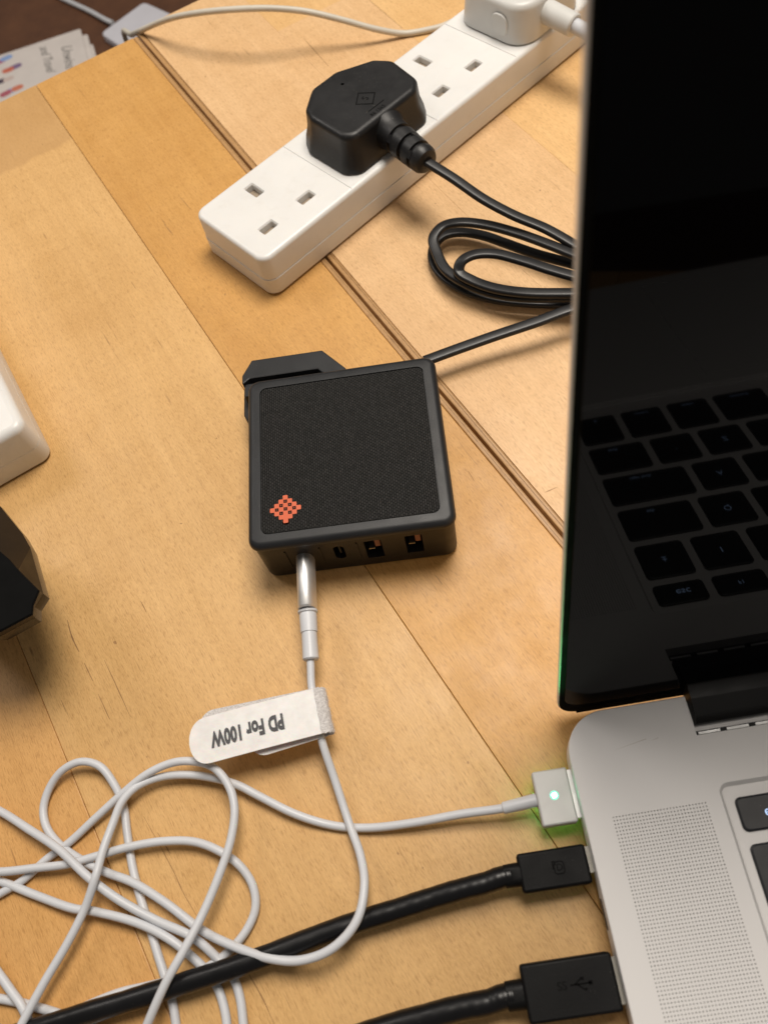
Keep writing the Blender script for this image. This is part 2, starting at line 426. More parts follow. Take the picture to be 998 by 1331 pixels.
# second strip, mostly out of frame: local x runs away from its visible end
dv = np.array(at(0, 449.5, 24)) - np.array(at(41, 531.5, 24)); th2 = math.atan2(dv[1], dv[0])
strip2 = empty('power_strip', 'rounded white block corner at the left edge, blank end of a second power strip', 'power strip', (LX, LY, 0), th2, 'white power strips on the table')
SW2 = 52
t2 = empty('tmp', 'x', 'x'); bpy.data.objects.remove(t2)
lo = rrect(-1.2, 0.4, 220, SW2, 5, 8)
link('base', loft(bev(lo, .6, 10, 1.2, 0), name='base'), WHITE, strip2)
link('cover', loft([(inset(lo, .12), 9.99), (inset(lo, .12), 10.05)] + bev(inset(lo, .03), 10.1, 24, 0, 3.2, 6), name='cover'), WHITE, strip2)

# ------------------------------------------------------------------ black plug with its long cord
pc = empty('power_cable', 'black three-pin mains plug with ribbed strain relief and coiled flat black cord', 'power cable', (SX, SY, 0), STH)
seg = 6
def R10(P, r, ins=0): 
    o = rpoly(P, r, seg); return inset(o, ins) if ins else o
PB = [(57, -15), (62, -20.4), (103, -20.4), (109.5, -14), (111, 8), (105, 15), (90, 23.2), (74, 23.2), (61, 15), (57, 8)]
PT = [(60.2, -13.5), (64, -18.2), (101, -18.2), (107, -13), (110, 5), (105.3, 12.8), (89, 21.2), (74.5, 21.2), (63.5, 13.5), (60.6, 7)]
def lerp(A, B, t): return [(a[0] * (1 - t) + b[0] * t, a[1] * (1 - t) + b[1] * t) for a, b in zip(A, B)]
rings = [(R10(PB, 6, .6), SH + .15), (R10(PB, 6), SH + .9), (R10(lerp(PB, PT, .25), 6), SH + 4.5), (R10(lerp(PB, PT, .8), 6), SH + 9), (R10(PT, 6), SH + 14.7)]
for k in range(1, 7):
    a = math.pi / 2 * k / 6; rings.append((R10(PT, 6, 2.6 * (1 - math.cos(a))), SH + 14.7 + 2.6 * math.sin(a)))
plug = link('plug_body', loft(rings, name='plug_body', sm=40), RUBBER, pc)
PTOP = SH + 17.3
cut(plug, [loft([(rpoly([(84.5 + .8 * math.cos(a), 11.2 + .8 * math.sin(a)) for a in np.linspace(0, 6.283, 9)[:-1]], .1, 1), PTOP - 2), (rpoly([(84.5 + .8 * math.cos(a), 11.2 + .8 * math.sin(a)) for a in np.linspace(0, 6.283, 9)[:-1]], .1, 1), PTOP + 1)], name='c')])
def loc_strip(px, py, z):
    p = at(px, py, z); x, y = p[0] - SX, p[1] - SY; c, s = math.cos(STH), math.sin(STH); return (c * x + s * y, -s * x + c * y)
# moulded marks: framed emblem, a rule and a line of lettering
def frame_mesh(cx, cy, half, wd, z, rot):
    V = []; F = []
    for h in (half, half - wd):
        for a in range(4):
            q = rot + math.pi / 4 + a * math.pi / 2; V.append((cx + h * 1.414 * math.cos(q), cy + h * 1.414 * math.sin(q), z))
    V += [(x, y, z + .12) for x, y, _ in V]
    for a in range(4):
        b = (a + 1) % 4; F += [(8 + a, 8 + b, 12 + b, 12 + a), (a, b, 8 + b, 8 + a), (4 + a, 4 + b, 12 + b, 12 + a)]
    return mesh('f', V, F, 0)
ex, ey = loc_strip(475, 128, PTOP)
link('emblem_frame', frame_mesh(ex, ey, 3.9, .5, PTOP - .04, math.radians(38)), TOEMB, pc)
text('emblem', 'S', 4.6, TOEMB, pc, (ex, ey, PTOP), math.radians(18), depth=.08)
lx_, ly_ = loc_strip(488, 138, PTOP)
link('emblem_rule', boxm(lx_ - 4.2, ly_ - .25, PTOP - .05, lx_ + 5, ly_ + .15, PTOP + .1), TOEMB, pc)
lx_, ly_ = loc_strip(491, 143.5, PTOP); text('lettering', 'BS 1363', 2.5, TOEMB, pc, (lx_, ly_, PTOP), 0, depth=.07)
lx_, ly_ = loc_strip(437, 103, PTOP - .6); text('lettering', 'F U S E D', 2.0, RUBBER, pc, (lx_, ly_, PTOP - .45), math.radians(0), depth=.3)
# ribbed strain relief, local axis from plug side towards -y
q0 = (82.5, -17.5, 30.2); q1 = (78.6, -43.6, 29.6)
lathe_axis('strain_relief', [(0, 8.56), (1.5, 7.81), (4, 7.07), (8.2, 6.88), (8.4, 5.77), (10.2, 5.77), (10.4, 6.79), (15, 6.60), (15.2, 5.39), (17.2, 5.39), (17.4, 6.51), (21.5, 6.32), (21.7, 5.21), (23.4, 5.21), (23.6, 6.14), (26.0, 5.95), (27.6, 5.02), (28.2, 2.79)], q0, q1, RUBBER, pc, 32)
ax = np.array(q1) - np.array(q0); ax /= np.linalg.norm(ax)
sd = np.cross(ax, [0, 0, 1]); sd /= np.linalg.norm(sd); uu = np.cross(sd, ax)
for t_, r_ in ((9.3, 6.0), (16.2, 5.7), (22.5, 5.5)):      # bridges between the ribs
    for a in ((.6, 3.7) if t_ != 16.2 else (2.1, 5.3)):
        c = np.array(q0) + ax * t_ + (sd * math.cos(a) + uu * math.sin(a)) * r_
        V = [tuple(c + ax * i * 1.05 + (sd * -math.sin(a) + uu * math.cos(a)) * j * 1.6 + (sd * math.cos(a) + uu * math.sin(a)) * k_ * .75) for i in (-1, 1) for j in (-1, 1) for k_ in (-1, 1)]
        link('rib_bridge', mesh('rib_bridge', V, [(0, 1, 3, 2), (4, 6, 7, 5), (0, 4, 5, 1), (2, 3, 7, 6), (0, 2, 6, 4), (1, 5, 7, 3)], 0), RUBBER, pc)
def tolocal(P, e):
    c, s = math.cos(e.rotation_euler[2]), math.sin(e.rotation_euler[2]); o = [v / S for v in e.location]
    return [np.array((c * (p[0] - o[0]) + s * (p[1] - o[1]), -s * (p[0] - o[0]) + c * (p[1] - o[1]), p[2] - o[2])) for p in P]
def g3(x, y): return (560 + x / 3.695, 120 + y / 3.695)
tip = np.array(q1); c_, s_ = math.cos(STH), math.sin(STH)
tipw = (SX + c_ * tip[0] - s_ * tip[1], SY + s_ * tip[0] + c_ * tip[1], tip[2])
inw = np.array(q1) - ax * 3; inw = (SX + c_ * inw[0] - s_ * inw[1], SY + s_ * inw[0] + c_ * inw[1], inw[2])
K = [inw, tipw]
def add(pts):
    for x, y, z in pts: K.append(at(*g3(x, y), z))
add([(105, 412, 26.5), (250, 512, 22), (400, 592, 18.5), (550, 655, 16), (690, 735, 14), (830, 830, 11), (960, 900, 10), (1010, 960, 10), (940, 1000, 10)])
# outer loop, lower turn
add([(820, 985, 3), (700, 1012, 3), (450, 1008, 3), (300, 990, 3), (160, 948, 3), (55, 880, 3.2), (10, 800, 3.4), (22, 725, 3.6), (60, 688, 4), (140, 672, 4.5), (250, 688, 5), (350, 722, 5.2), (500, 775, 5.5), (700, 830, 6), (850, 880, 6), (930, 950, 7), (850, 1000, 8)])
# outer loop, upper turn
add([(700, 985, 9), (450, 985, 9), (300, 965, 9), (170, 918, 9), (70, 850, 9.5), (28, 770, 10), (12, 700, 11), (55, 645, 12), (130, 625, 13), (250, 634, 13), (400, 672, 13), (550, 725, 13), (700, 785, 13), (860, 850, 13), (960, 910, 14), (880, 965, 15)])
# inner loop
add([(700, 965, 14), (450, 962, 13), (300, 940, 12), (190, 900, 12), (135, 862, 13), (145, 815, 15), (200, 782, 16), (300, 775, 16), (450, 812, 16), (560, 848, 16), (700, 888, 16), (860, 930, 16), (930, 985, 16), (860, 1015, 15)])
# lead to the charger
add([(700, 1035, 13), (500, 1105, 12), (300, 1172, 11), (100, 1243, 10.5), (0, 1280, 10.5), (-30, 1291, 10.5)])
flat = rpoly([(-2.3, -1.25), (2.3, -1.25), (2.3, 1.25), (-2.3, 1.25)], 1.15, 4)
cord_b = link('cord', tube_mesh('cord', catmull(tolocal(K, pc), 9), flat, up=(0, 0, 1)), CORD_B, pc)

# ------------------------------------------------------------------ white plug in the far socket
wp = empty('mains_plug', 'rounded grey-white mains plug in the far socket of the long power strip', 'plug', (SX, SY, 0), STH)
cx0 = SO + 3 * SP
wo = rrect(cx0 - 23, -23, cx0 + 23, 20, 11, 10)
wt = rrect(cx0 - 21.8, -22.3, cx0 + 21.8, 19, 11, 10)
rr = [(inset(wo, .8), SH + .15), (wo, SH + 1), (wt, SH + 15)]
for k in range(1, 7):
    a = math.pi / 2 * k / 6; rr.append((inset(wt, 3.2 * (1 - math.cos(a))), SH + 15 + 3.2 * math.sin(a)))
link('plug_body', loft(rr, name='plug_body'), WHITE_GREY, wp)
fx = boxm(0, 0, 0, 1, 1, 1)
fr_ = rpoly([(-5.2, -4.8), (5.2, -4.8), (5.2, 4.8), (-5.2, 4.8)], 4, 6)
fm = loft([(fr_, 0), (inset(fr_, .5), .5)], name='fuse_cover'); fm.transform(Matrix.Rotation(math.radians(-90), 4, 'Y'))
link('fuse_cover', fm, WHITE_GREY, wp, loc=(cx0 - 22.5, -8.5, SH + 8))
lathe_axis('cord_collar', [(0, 5.2), (1, 5.3), (17.6, 5.0), (18.2, 4.5)], (cx0 - 5.0, -20.5, 31.5), (cx0 - 5.5, -42, 30.5), WHITE_GREY, wp)
e0 = (cx0 - 5.4, -38, 30.7)
link('cord', tube_mesh('cord', catmull([np.array(p, float) for p in (e0, (cx0 - 5.6, -50, 29.5), (cx0 - 4, -66, 22), (cx0 + 2, -90, 8), (cx0 + 12, -120, 3.4), (cx0 + 20, -160, 3.2))], 8), circ(3.3, 20)), CORD_W, wp)

# ------------------------------------------------------------------ charger
CX, CY, CTH = -7.1, 157.07, -.1565
ch = empty('charger', 'square black fabric-topped desktop charger with an orange pixel emblem in the middle of the table', 'charger', (CX, CY, 0), CTH)
hw = 35.1; ZT = 26.7
low = rrect(-hw + .7, -hw + .7, hw - .7, hw - .7, 4.2, 8)
body = link('body', loft(bev(low, .3, 23.2, 1.6, 0), name='body'), BLACK_LOW, ch)
top = rrect(-hw, -hw, hw, hw, 4.4, 8)
hf = 30.1
well = rrect(-hf - .25, -hf - .25, hf + .25, hf + .25, 2.6, 8)
R = [(inset(top, 1.1), 23.25), (inset(top, .9), 23.5), (inset(top, .15), 23.6), (top, 24.0)]
for k in range(1, 6):
    a = math.pi / 2 * k / 5; R.append((inset(top, 2.4 * (1 - math.cos(a))), 24.1 + 2.6 * math.sin(a)))
R += [(well, ZT), (inset(well, .02), ZT - .9)]
link('bezel', loft(R, capb=False, capt=True, name='bezel'), BLACK, ch)
fab = rrect(-hf, -hf, hf, hf, 2.4, 8)
link('fabric_panel', loft(bev(fab, ZT - .8, ZT - .05, 0, .3), name='fabric_panel'), FABRIC, ch)
# ports: real openings in the front face, with tongues inside
def port_cut(x, z, w, h, r, d=9):
    o = rrect(-w / 2, -h / 2, w / 2, h / 2, r, 4)
    m = loft([(o, -d), (o, 2)], name='c'); m.transform(Matrix.Translation((x * S, -(hw - .7) * S, z * S)) @ Matrix.Rotation(math.radians(90), 4, 'X')); return m
cut(body, [port_cut(-18.2, 12.2, 4.0, 10, 1.9), port_cut(-5.9, 14.3, 3.7, 9.6, 1.8), port_cut(6.0, 13.5, 5.9, 13.2, .5), port_cut(19.9, 13.6, 5.9, 13.2, .5)])
for x, z in ((6.0, 13.5), (19.9, 13.6)):
    p = link('usb_port', boxm(x - 2.9, -hw + 9.2, z - 6.5, x + 2.9, -hw + 9.6, z + 6.5), DARK, ch)
    link('tongue', boxm(x + .5, -hw + 1.8, z - .2, x + 2.3, -hw + 9.2, z + 5.6), TONGUE, p)
    link('contact', boxm(x - 1.9, -hw + 1.4, z - 1.0, x + .2, -hw + 9.0, z - .5), GOLD, p)
p = link('usb_c_port', boxm(-7.6, -hw + 9.2, 9.8, -4.2, -hw + 9.6, 19), DARK, ch)
link('tongue', boxm(-6.25, -hw + 2.0, 11, -5.55, -hw + 9.2, 17.6), DARK, p)
for x in (-24.0, -12.2, .6):                                    # shallow moulded port labels / steps
    link('port_surround', boxm(x - .25, -hw + .35, 7.5, x + .25, -hw + .9, 20), BLACK_LOW, ch)
# emblem: pixel diamond
holes = {(0, -2), (-1, -1), (1, -1), (-2, 0), (0, 0), (2, 0), (-1, 1), (1, 1)}
V, F = [], []; pt = 1.5
def cell(i, j, s, z0, z1):
    k = len(V); x, y = -21.7 + i * pt, -21.6 - j * pt
    o = rrect(x - s, y - s, x + s, y + s, s * .38, 3); n = len(o)
    V.extend([(a, b, z0) for a, b in o]); V.extend([(a, b, z1) for a, b in o]); F.append(tuple(range(k + n, k + 2 * n)))
    for q in range(n): r_ = (q + 1) % n; F.append((k + q, k + r_, k + n + r_, k + n + q))
for i in range(-3, 4):
    for j in range(-3, 4):
        if abs(i) + abs(j) <= 3:
            if (i, j) in holes: cell(i, j, .13, ZT - .2, ZT + .12)
            else: cell(i, j, .86, ZT - .2, ZT + .1 + .004 * (i + 2 * j))
for i in range(-3, 4):            cell(0, 3.1, 1.15, ZT - .2, ZT + .09)
for i in range(-3, 4):            # the small gaps between full cells
    for j in range(-3, 4):
        for di, dj in ((1, 0), (0, 1)):
            a, b = (i, j), (i + di, j + dj)
            if all(abs(q[0]) + abs(q[1]) <= 3 and q not in holes for q in (a, b)): cell(i + di / 2, j + dj / 2, .42, ZT - .2, ZT + .06)
link('emblem', mesh('emblem', V, F, 0), ORANGE, ch)
# slide-on plug block at the back left corner
up = [(-38.6, 33), (-5, 33), (-1.0, 34), (1.3, 39.8), (-7.3, 50), (-35.2, 50), (-38.9, 43)]
ua = link('plug_adapter', loft(bev(rpoly([(-39, 38.6), (-36.0, 41.2), (-9.4, 41.2), (-5.5, 36.5), (1.0, 37.5), (1.4, 39.8), (-7.3, 50), (-35.2, 50), (-39, 43)], .5, 2), 5, 20, 0, .5, 2), name='plug_adapter'), BLACK, ch)
link('adapter_plate', loft(bev(rpoly([(-40.2, 29.5), (-36.5, 22), (-4, 22), (.5, 28), (.5, 39), (-8, 48.8), (-35, 48.8), (-40.2, 42)], .8, 2), 1.2, 13, .5, .5, 2), name='adapter_plate'), BLACK_LOW, ua)
link('adapter_pin_block', loft(bev(rpoly([(-38.4, 34), (-34, 34), (-34, 40), (-38.4, 40)], .4, 2), 13, 18.5, 0, .4, 2), name='b'), BLACK, ua)
lathe_axis('cord_grommet', [(0, 3.6), (5.5, 3.2), (6.5, 2.8)], (29.5, 33.5, 11.5), (33, 42, 11.2), BLACK_LOW, ch)

# ------------------------------------------------------------------ laptop
LLX, LLY, LTH = 34.653, 51.206, -.1011
lap = empty('laptop', 'open silver laptop with glossy black screen on the right, one corner in view', 'laptop', (LLX, LLY, 0), LTH)
LW, LD, ZD = 366.0, 254.0, 14.5
bo = rrect(0, -LD, LW, 0, 12.5, 12)
base = link('base', loft(bev(bo, 2.6, ZD, 3.0, .35, 5), name='base'), ALU, lap)
kx0, kx1, ky0, ky1 = 39.0, LW - 39.0, -148.5, -26.0
gx0, gx1, gy1 = 7.6, 34.4, -29.6
gp = .895; ncol = 30; nrow = 124; gx1 = gx0 + ncol * gp; gy0 = gy1 - nrow * .95
wl = rrect(kx0, ky0, kx1, ky1, 2.6, 6)
cut(base, [loft([(inset(wl, .7), ZD - 1.7), (inset(wl, .45), ZD - 1.45), (wl, ZD - .35), (inset(wl, -.4), ZD + .01), (inset(wl, -.4), ZD + 1)], name='c'),
           boxm(37.4, -11.7, 8.0, LW - 37.4, 5, ZD + 3), boxm(gx0, gy0, ZD - .9, gx1, gy1, ZD + 1),
           boxm(105, -246, ZD - .25, 261, -156, ZD + 1)])
link('trackpad', loft(bev(rrect(105.3, -245.7, 260.7, -156.3, 2, 4), ZD - .25, ZD - .05, 0, .05, 1), name='tp'), ALU, lap)
# perforated grille plate, every hole real
V, F = [], []
oct_ = [(math.cos(math.pi / 8 + k * math.pi / 4), math.sin(math.pi / 8 + k * math.pi / 4)) for k in range(8)]
gpy = .95
for r in range(nrow):
    for c in range(ncol):
        x0, y1 = gx0 + c * gp, gy1 - r * gpy; cx, cy = x0 + gp / 2, y1 - gpy / 2; k = len(V)
        sq = [(gp / 2, gpy * .2), (gp * .2, gpy / 2), (-gp * .2, gpy / 2), (-gp / 2, gpy * .2), (-gp / 2, -gpy * .2), (-gp * .2, -gpy / 2), (gp * .2, -gpy / 2), (gp / 2, -gpy * .2)]
        rad = .20
        V += [(cx + a, cy + b, ZD) for a, b in sq] + [(cx + rad * a, cy + rad * b, ZD) for a, b in oct_] + [(cx + rad * a, cy + rad * b, ZD - .5) for a, b in oct_]
        for q in range(8):
            w = (q + 1) % 8; F.append((k + q, k + w, k + 8 + w, k + 8 + q)); F.append((k + 8 + q, k + 8 + w, k + 16 + w, k + 16 + q))
        cs = [(gp / 2, gpy / 2), (-gp / 2, gpy / 2), (-gp / 2, -gpy / 2), (gp / 2, -gpy / 2)]
        V += [(cx + a, cy + b, ZD) for a, b in cs]
        F += [(k + 0, k + 24, k + 1), (k + 2, k + 25, k + 3), (k + 4, k + 26, k + 5), (k + 6, k + 27, k + 7)]
gm = mesh('speaker_grille', V, F, 0)
tag(link('speaker_grille', gm, ALU, lap), kind='stuff')
link('speaker_mesh_backing', boxm(gx0, gy0, ZD - .89, gx1, gy1, ZD - .5), plastic('grille_cloth', (.07, .065, .065), .8, .1), lap)
for (xa, ya, xb, yb) in ((12.5, -12.2, 23, -10.4), (24, -11.2, 26.5, -10.6)):
    d_ = np.array((xb - xa, yb - ya)); n_ = np.array((-d_[1], d_[0])) / np.linalg.norm(d_) * .05
    link('scratch', mesh('scratch', [(xa, ya, ZD + .01), (xb - n_[0], yb - n_[1], ZD + .01), (xb + n_[0], yb + n_[1], ZD + .01)], [(0, 1, 2)], 0), SLOTIN, lap)
# hinge shelf with vent slots
link('hinge_shelf', boxm(37.5, -11.6, 8.01, LW - 37.5, -1, 10.6), ALU, lap)
link('vent_recess', boxm(37.5, -11.62, 10.6, LW - 37.5, -9.9, 10.75), DARK, lap)
x = 39.0
while x < LW - 42:
    link('vent_slot', boxm(x, -10.95, 10.75, x + 6.4, -10.2, 11.0), METAL, lap); x += 8.4
lathe = [(0, 5.4), (LW - 78, 5.4)]
hg = rpoly([(-8.3, 9.5), (-2, 9.0), (3.4, 9.0), (3.6, 16.2), (-1.5, 16.4), (-6.6, 15.2), (-8.3, 13)], 1.2, 4)
hm = loft([(hg, 0), (hg, LW - 2 * 38.6)], name='hinge'); hm.transform(Matrix(((0, 0, 1, 38.6 * S), (1, 0, 0, 0), (0, 1, 0, 0), (0, 0, 0, 1))))
link('hinge_cover', hm, BLACK_LOW, lap)
for fx_, fy_ in ((22, -22), (LW - 22, -22), (22, -LD + 22), (LW - 22, -LD + 22)):
    lathe_axis('rubber_foot', [(0, 9), (2.7, 8)], (fx_, fy_, 2.8), (fx_, fy_, 0), BLACK_LOW, lap)
# lid
LA = math.radians(79.3)
lidM = Matrix.Translation((0, 1.75 * S, 8.3 * S)) @ Matrix.Rotation(LA, 4, 'X')
def lidpart(name, me, mat):
    o = link(name, me, mat, lap); o.matrix_local = lidM; return o
LH = 250.0
lo_ = rrect(0.3, 0, LW - .3, LH, 6.5, 10)
lidpart('lid_lower_trim', boxm(6, -.35, -4.0, LW - 6, 3.4, -.05), GASKET)
lidpart('lid_shell', loft(bev(lo_, -4.2, -.7, 2.2, .2, 5), name='lid_shell'), ALU)
lidpart('screen_gasket', loft(bev(inset(lo_, .35), -.7, -.15, 0, .3, 3), name='gasket'), GASKET)
gl = rrect(2.0, 5.6, LW - 2.0, LH - 1.6, 5.5, 10)
lidpart('screen_glass', loft(bev(gl, -.3, .1, 0, .12, 2), name='glass'), SCREEN)
# keys
KL = emis('key_legend_light', (.45, .62, .95), .75)
ZK = ZD - .9
def key(x0, y1, w, h, legend=None, size=3.0, lx=None, ly=None):
    me = loft(bev(rrect(0, -h, w, 0, 1.6, 5), ZK - .75, ZK, 0, 0, 3)[:1] + [(rrect(0, -h, w, 0, 1.6, 5), ZK - .25)] + [(rrect(.55, -h + .55, w - .55, -.55, 1.4, 5), ZK)], name='key')
    me.materials.append(KEY); me.materials.append(KEYSIDE)
    for p in me.polygons: p.material_index = 0 if p.normal.z > .95 else 1
    o = link('key', me, None, lap, loc=(x0, y1, 0))
    if legend:
        text('legend', legend, size, KL, o, (w / 2 if lx is None else lx, -h / 2 if ly is None else ly, ZK + .03), depth=.015)
    return o
u = 19.85; kh = 16.6; G_ = 3.1
y = -29.9; xr = 42.2; XE = LW - 42.2
key(xr, y, 16.9, 9.2, 'esc', 3.9, 9.4, -4.7)
fw = (XE - xr - 16.9 - G_ * 13) / 13
for k in range(13): key(xr + 16.9 + G_ + k * (fw + G_), y, fw, 9.2, 'F%d' % (k + 1) if k < 12 else None, 2.2)
rows = [(['±', '1', '2', '3', '4', '5', '6', '7', '8', '9', '0', '-', '='], 16.9, -42.3), (['tab', 'Q', 'W', 'E', 'R', 'T', 'Y', 'U', 'I', 'O', 'P', '[', ']'], 27.0, -42.3 - u),
        (['caps lock', 'A', 'S', 'D', 'F', 'G', 'H', 'J', 'K', 'L', ';', "'", '\\'], 32.0, -42.3 - 2 * u), (['shift', '`', 'Z', 'X', 'C', 'V', 'B', 'N', 'M', ',', '.', '/'], 22.0, -42.3 - 3 * u)]
for names, w0, yy in rows:
    x = xr
    for i, nm in enumerate(names):
        w = w0 if i == 0 else 16.7
        if x + w > XE - 5: break
        if len(nm) > 1: key(x, yy, w, kh, nm, 2.3, w / 2 - 1.5, -kh + 2.8)
        else: key(x, yy, w, kh, nm, 3.6)
        x += w + G_
    if XE - x > 5: key(x, yy, XE - x, kh)
x = xr; yy = -42.3 - 4 * u
for w, nm in ((16.7, 'fn'), (16.7, 'control'), (16.7, 'option'), (21, 'command'), (96, None), (21, 'command'), (16.7, 'option'), (16.7, None), (16.7, None), (16.7, None)):
    if x + w > XE + .5: w = XE - x
    if w > 4: key(x, yy, w, 18.5, nm, 2.0, None, -15.5)
    x += w + G_
# side port between the two black connectors
link('side_port', loft([(rrect(-1.3, -4, 1.3, 4, 1.25, 4), 0), (rrect(-1.3, -4, 1.3, 4, 1.25, 4), .3)], name='sp'), DARK, lap, loc=(-.15, -53.6, 8.4), rot=(0, math.radians(90), 0))

# ------------------------------------------------------------------ white charging cable
cc = empty('charging_cable', 'long white charging cable tangled bottom left, linking charger to lit magnetic laptop connector', 'cable', (0, 0, 0), 0)
def LW3(x, y, z):
    c, s = math.cos(LTH), math.sin(LTH); return np.array((LLX + c * x - s * y, LLY + s * x + c * y, z))
def CW3(x, y, z):
    c, s = math.cos(CTH), math.sin(CTH); return np.array((CX + c * x - s * y, CY + s * x + c * y, z))
def in_frame(o, fx_, fy_, rz): o.location = (fx_ * S, fy_ * S, 0); o.rotation_euler = (0, 0, rz); return o
LEDM = emis('green_status_light', (.12, 1.0, .45), 110)
mo = rrect(-11.6, -29.3, -1.2, -13.8, .7, 3)
SH_ = plastic('magnetic_connector_shell', (.58, .58, .57), .5, .02, 3000, .2, .4, metal=.2)
in_frame(prism('connector_shell', mo, 5.4, 10.4, SH_, cc, .6, .6), LLX, LLY, LTH)
in_frame(link('contact_plate', loft(bev(rrect(-1.25, -28.2, .05, -14.6, .3, 2), 6.3, 9.5, 0, 0), name='cp'), METAL, cc), LLX, LLY, LTH)
for zz, sg in ((10.415, 1), (5.39, -1)):
    o_ = [(-6.4 + .72 * math.cos(a), -21.2 + .72 * math.sin(a)) for a in np.linspace(0, 2 * math.pi, 17)[:-1]]
    in_frame(link('status_light', loft([(o_, zz - .02), (o_, zz + .0)] if sg > 0 else [(o_, zz - .02), (o_, zz + .02)], name='sl'), LEDM, cc), LLX, LLY, LTH)
HALO = emis('green_status_light_halo', (.22, .75, .52), .75)  # dim glowing disc added as the glare halo around the status light
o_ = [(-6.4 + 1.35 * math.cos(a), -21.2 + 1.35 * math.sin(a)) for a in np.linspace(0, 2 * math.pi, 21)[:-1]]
in_frame(link('status_light_halo', loft([(o_, 10.39), (o_, 10.408)], name='slr'), HALO, cc), LLX, LLY, LTH)
ld = bpy.data.lights.new('status_light_glow', 'POINT'); ld.energy = .0006; ld.color = (.05, 1, .22); ld.shadow_soft_size = .001
lo__ = bpy.data.objects.new('status_light_glow', ld); col.objects.link(lo__); lo__.location = [v * S for v in LW3(-6.4, -21.2, 3.4)]
lb = bpy.data.lights.new('status_light_beam', 'SPOT'); lb.energy = .05; lb.color = (.05, 1, .28); lb.shadow_soft_size = .0006; lb.spot_size = math.radians(75); lb.spot_blend = 1.0
lbo = bpy.data.objects.new('status_light_beam', lb); col.objects.link(lbo); q_ = LW3(-6.4, -21.2, 11.2); lbo.location = [v * S for v in q_]
lbo.rotation_euler = Vector(LW3(0.3, 8, 55) - q_).to_track_quat('-Z', 'Y').to_euler()
p0 = LW3(-11.4, -21.4, 7.9); p1 = LW3(-22, -22.0, 6.4)
lathe_axis('strain_relief', [(0, 1.75), (.5, 1.95), (10.2, 1.75), (10.6, 1.4)], p0, p1, CORD_W, cc)
def g8(x, y): return (x / 2.08, 960 + y / 2.08)
def g7(x, y): return (x / 2.935, 1100 + y / 2.935)
W = []
a0 = CW3(-18.2, -71.5, 11.0)
W += [tuple(CW3(-18.3, -66, 11.6)), tuple(a0)]
def px(L_):
    for x, y, z in L_: W.append(at(x, y, z))
px([(405, 892, 10.2), (412, 930, 9.6), (419, 965, 8.5), (435, 1013, 5), (454, 1071, 3.5), (469, 1114, 6), (473.5, 1152, 9), (464, 1196, 10.3), (433, 1232, 9.8), (389, 1248.5, 8), (346, 1244.6, 8), (308, 1231.6, 6.5), (264, 1210, 4), (216, 1174, 4), (173, 1147, 3.8), (139, 1134, 3.2), (103, 1116, 1.5), (77, 1097, 1.4), (61, 1075, 1.4), (57, 1051, 1.4), (65, 1024, 2.2), (82, 1001, 4), (106, 990, 5), (130, 996, 4.5), (149, 1020, 3), (161, 1048, 1.5), (166, 1085, 1.4), (173, 1128, 1.4), (183, 1167, 1.4), (195, 1205, 1.4), (205, 1239, 1.4), (214, 1267, 1.4), (223, 1297, 1.4), (229, 1331, 1.4), (232, 1380, 1.4), (262, 1440, 2), (310, 1420, 2)])
# B
px([(318, 1360, 1.4), (316, 1325, 1.4), (312, 1296, 1.4), (303, 1270, 1.4), (283, 1246, 2.0), (252, 1219, 4), (202, 1195.6, 4), (154, 1169, 5.5), (115, 1140, 6.5), (77, 1104, 6.6), (38, 1078, 5), (0, 1054, 3), (-45, 1035, 2), (-90, 1060, 2), (-95, 1130, 2), (-60, 1180, 2), (-25, 1176, 1.6)])
# E
px([(0, 1162, 1.4), (29, 1145, 1.4), (62, 1116, 1.4), (91, 1094.6, 1.5), (125, 1063, 2.6), (159, 1032, 4), (192, 1005.7, 6), (226, 991, 7), (255, 990, 8), (279, 998.5, 9), (298, 1022.5, 9), (305, 1051, 9), (300.5, 1090, 9), (288.5, 1128, 9), (267, 1181, 9), (240, 1234, 10.3), (216, 1277, 10.3), (192, 1331, 8), (170, 1390, 3), (190, 1450, 2), (260, 1430, 1.5)])
# C
px([(292, 1370, 1.4), (295, 1331, 1.4), (286, 1291, 1.4), (272.6, 1267, 1.4), (249, 1243, 2.6), (218, 1219, 3.9), (177, 1199, 3.9), (119, 1184, 3.6), (96, 1181, 3.4), (48, 1164, 2), (0, 1145, 1.6), (-50, 1130, 1.5), (-85, 1150, 1.5), (-80, 1105, 2), (-45, 1130, 4.5)])
# D
px([(0, 1133, 3.9), (48, 1128, 3.9), (86.5, 1123.5, 3.9), (125, 1113, 3.8), (163, 1102, 3.9), (211.5, 1093.6, 3.9), (255, 1094.6, 3.9), (288.5, 1108, 3.9), (312.5, 1126, 3), (329, 1152, 2), (332, 1181, 1.5), (320, 1210, 1.4), (298, 1236, 1.4), (269, 1258, 1.4), (231, 1272.5, 1.4), (192, 1282, 1.5), (154, 1291, 1.6), (101, 1313, 1.5), (60, 1334, 1.5), (0, 1370, 1.5), (-60, 1350, 1.5), (-45, 1295, 1.5)])
# I
px([(0, 1298, 1.5), (44, 1308, 1.5), (102, 1328, 3.6), (140, 1352, 3), (140, 1410, 2), (90, 1400, 2)])
# H
px([(48, 1350, 2), (29, 1308, 3.9), (17, 1291, 3.9), (0, 1267, 3.9), (-35, 1225, 3), (-75, 1240, 2), (-70, 1330, 2), (-20, 1400, 4)])
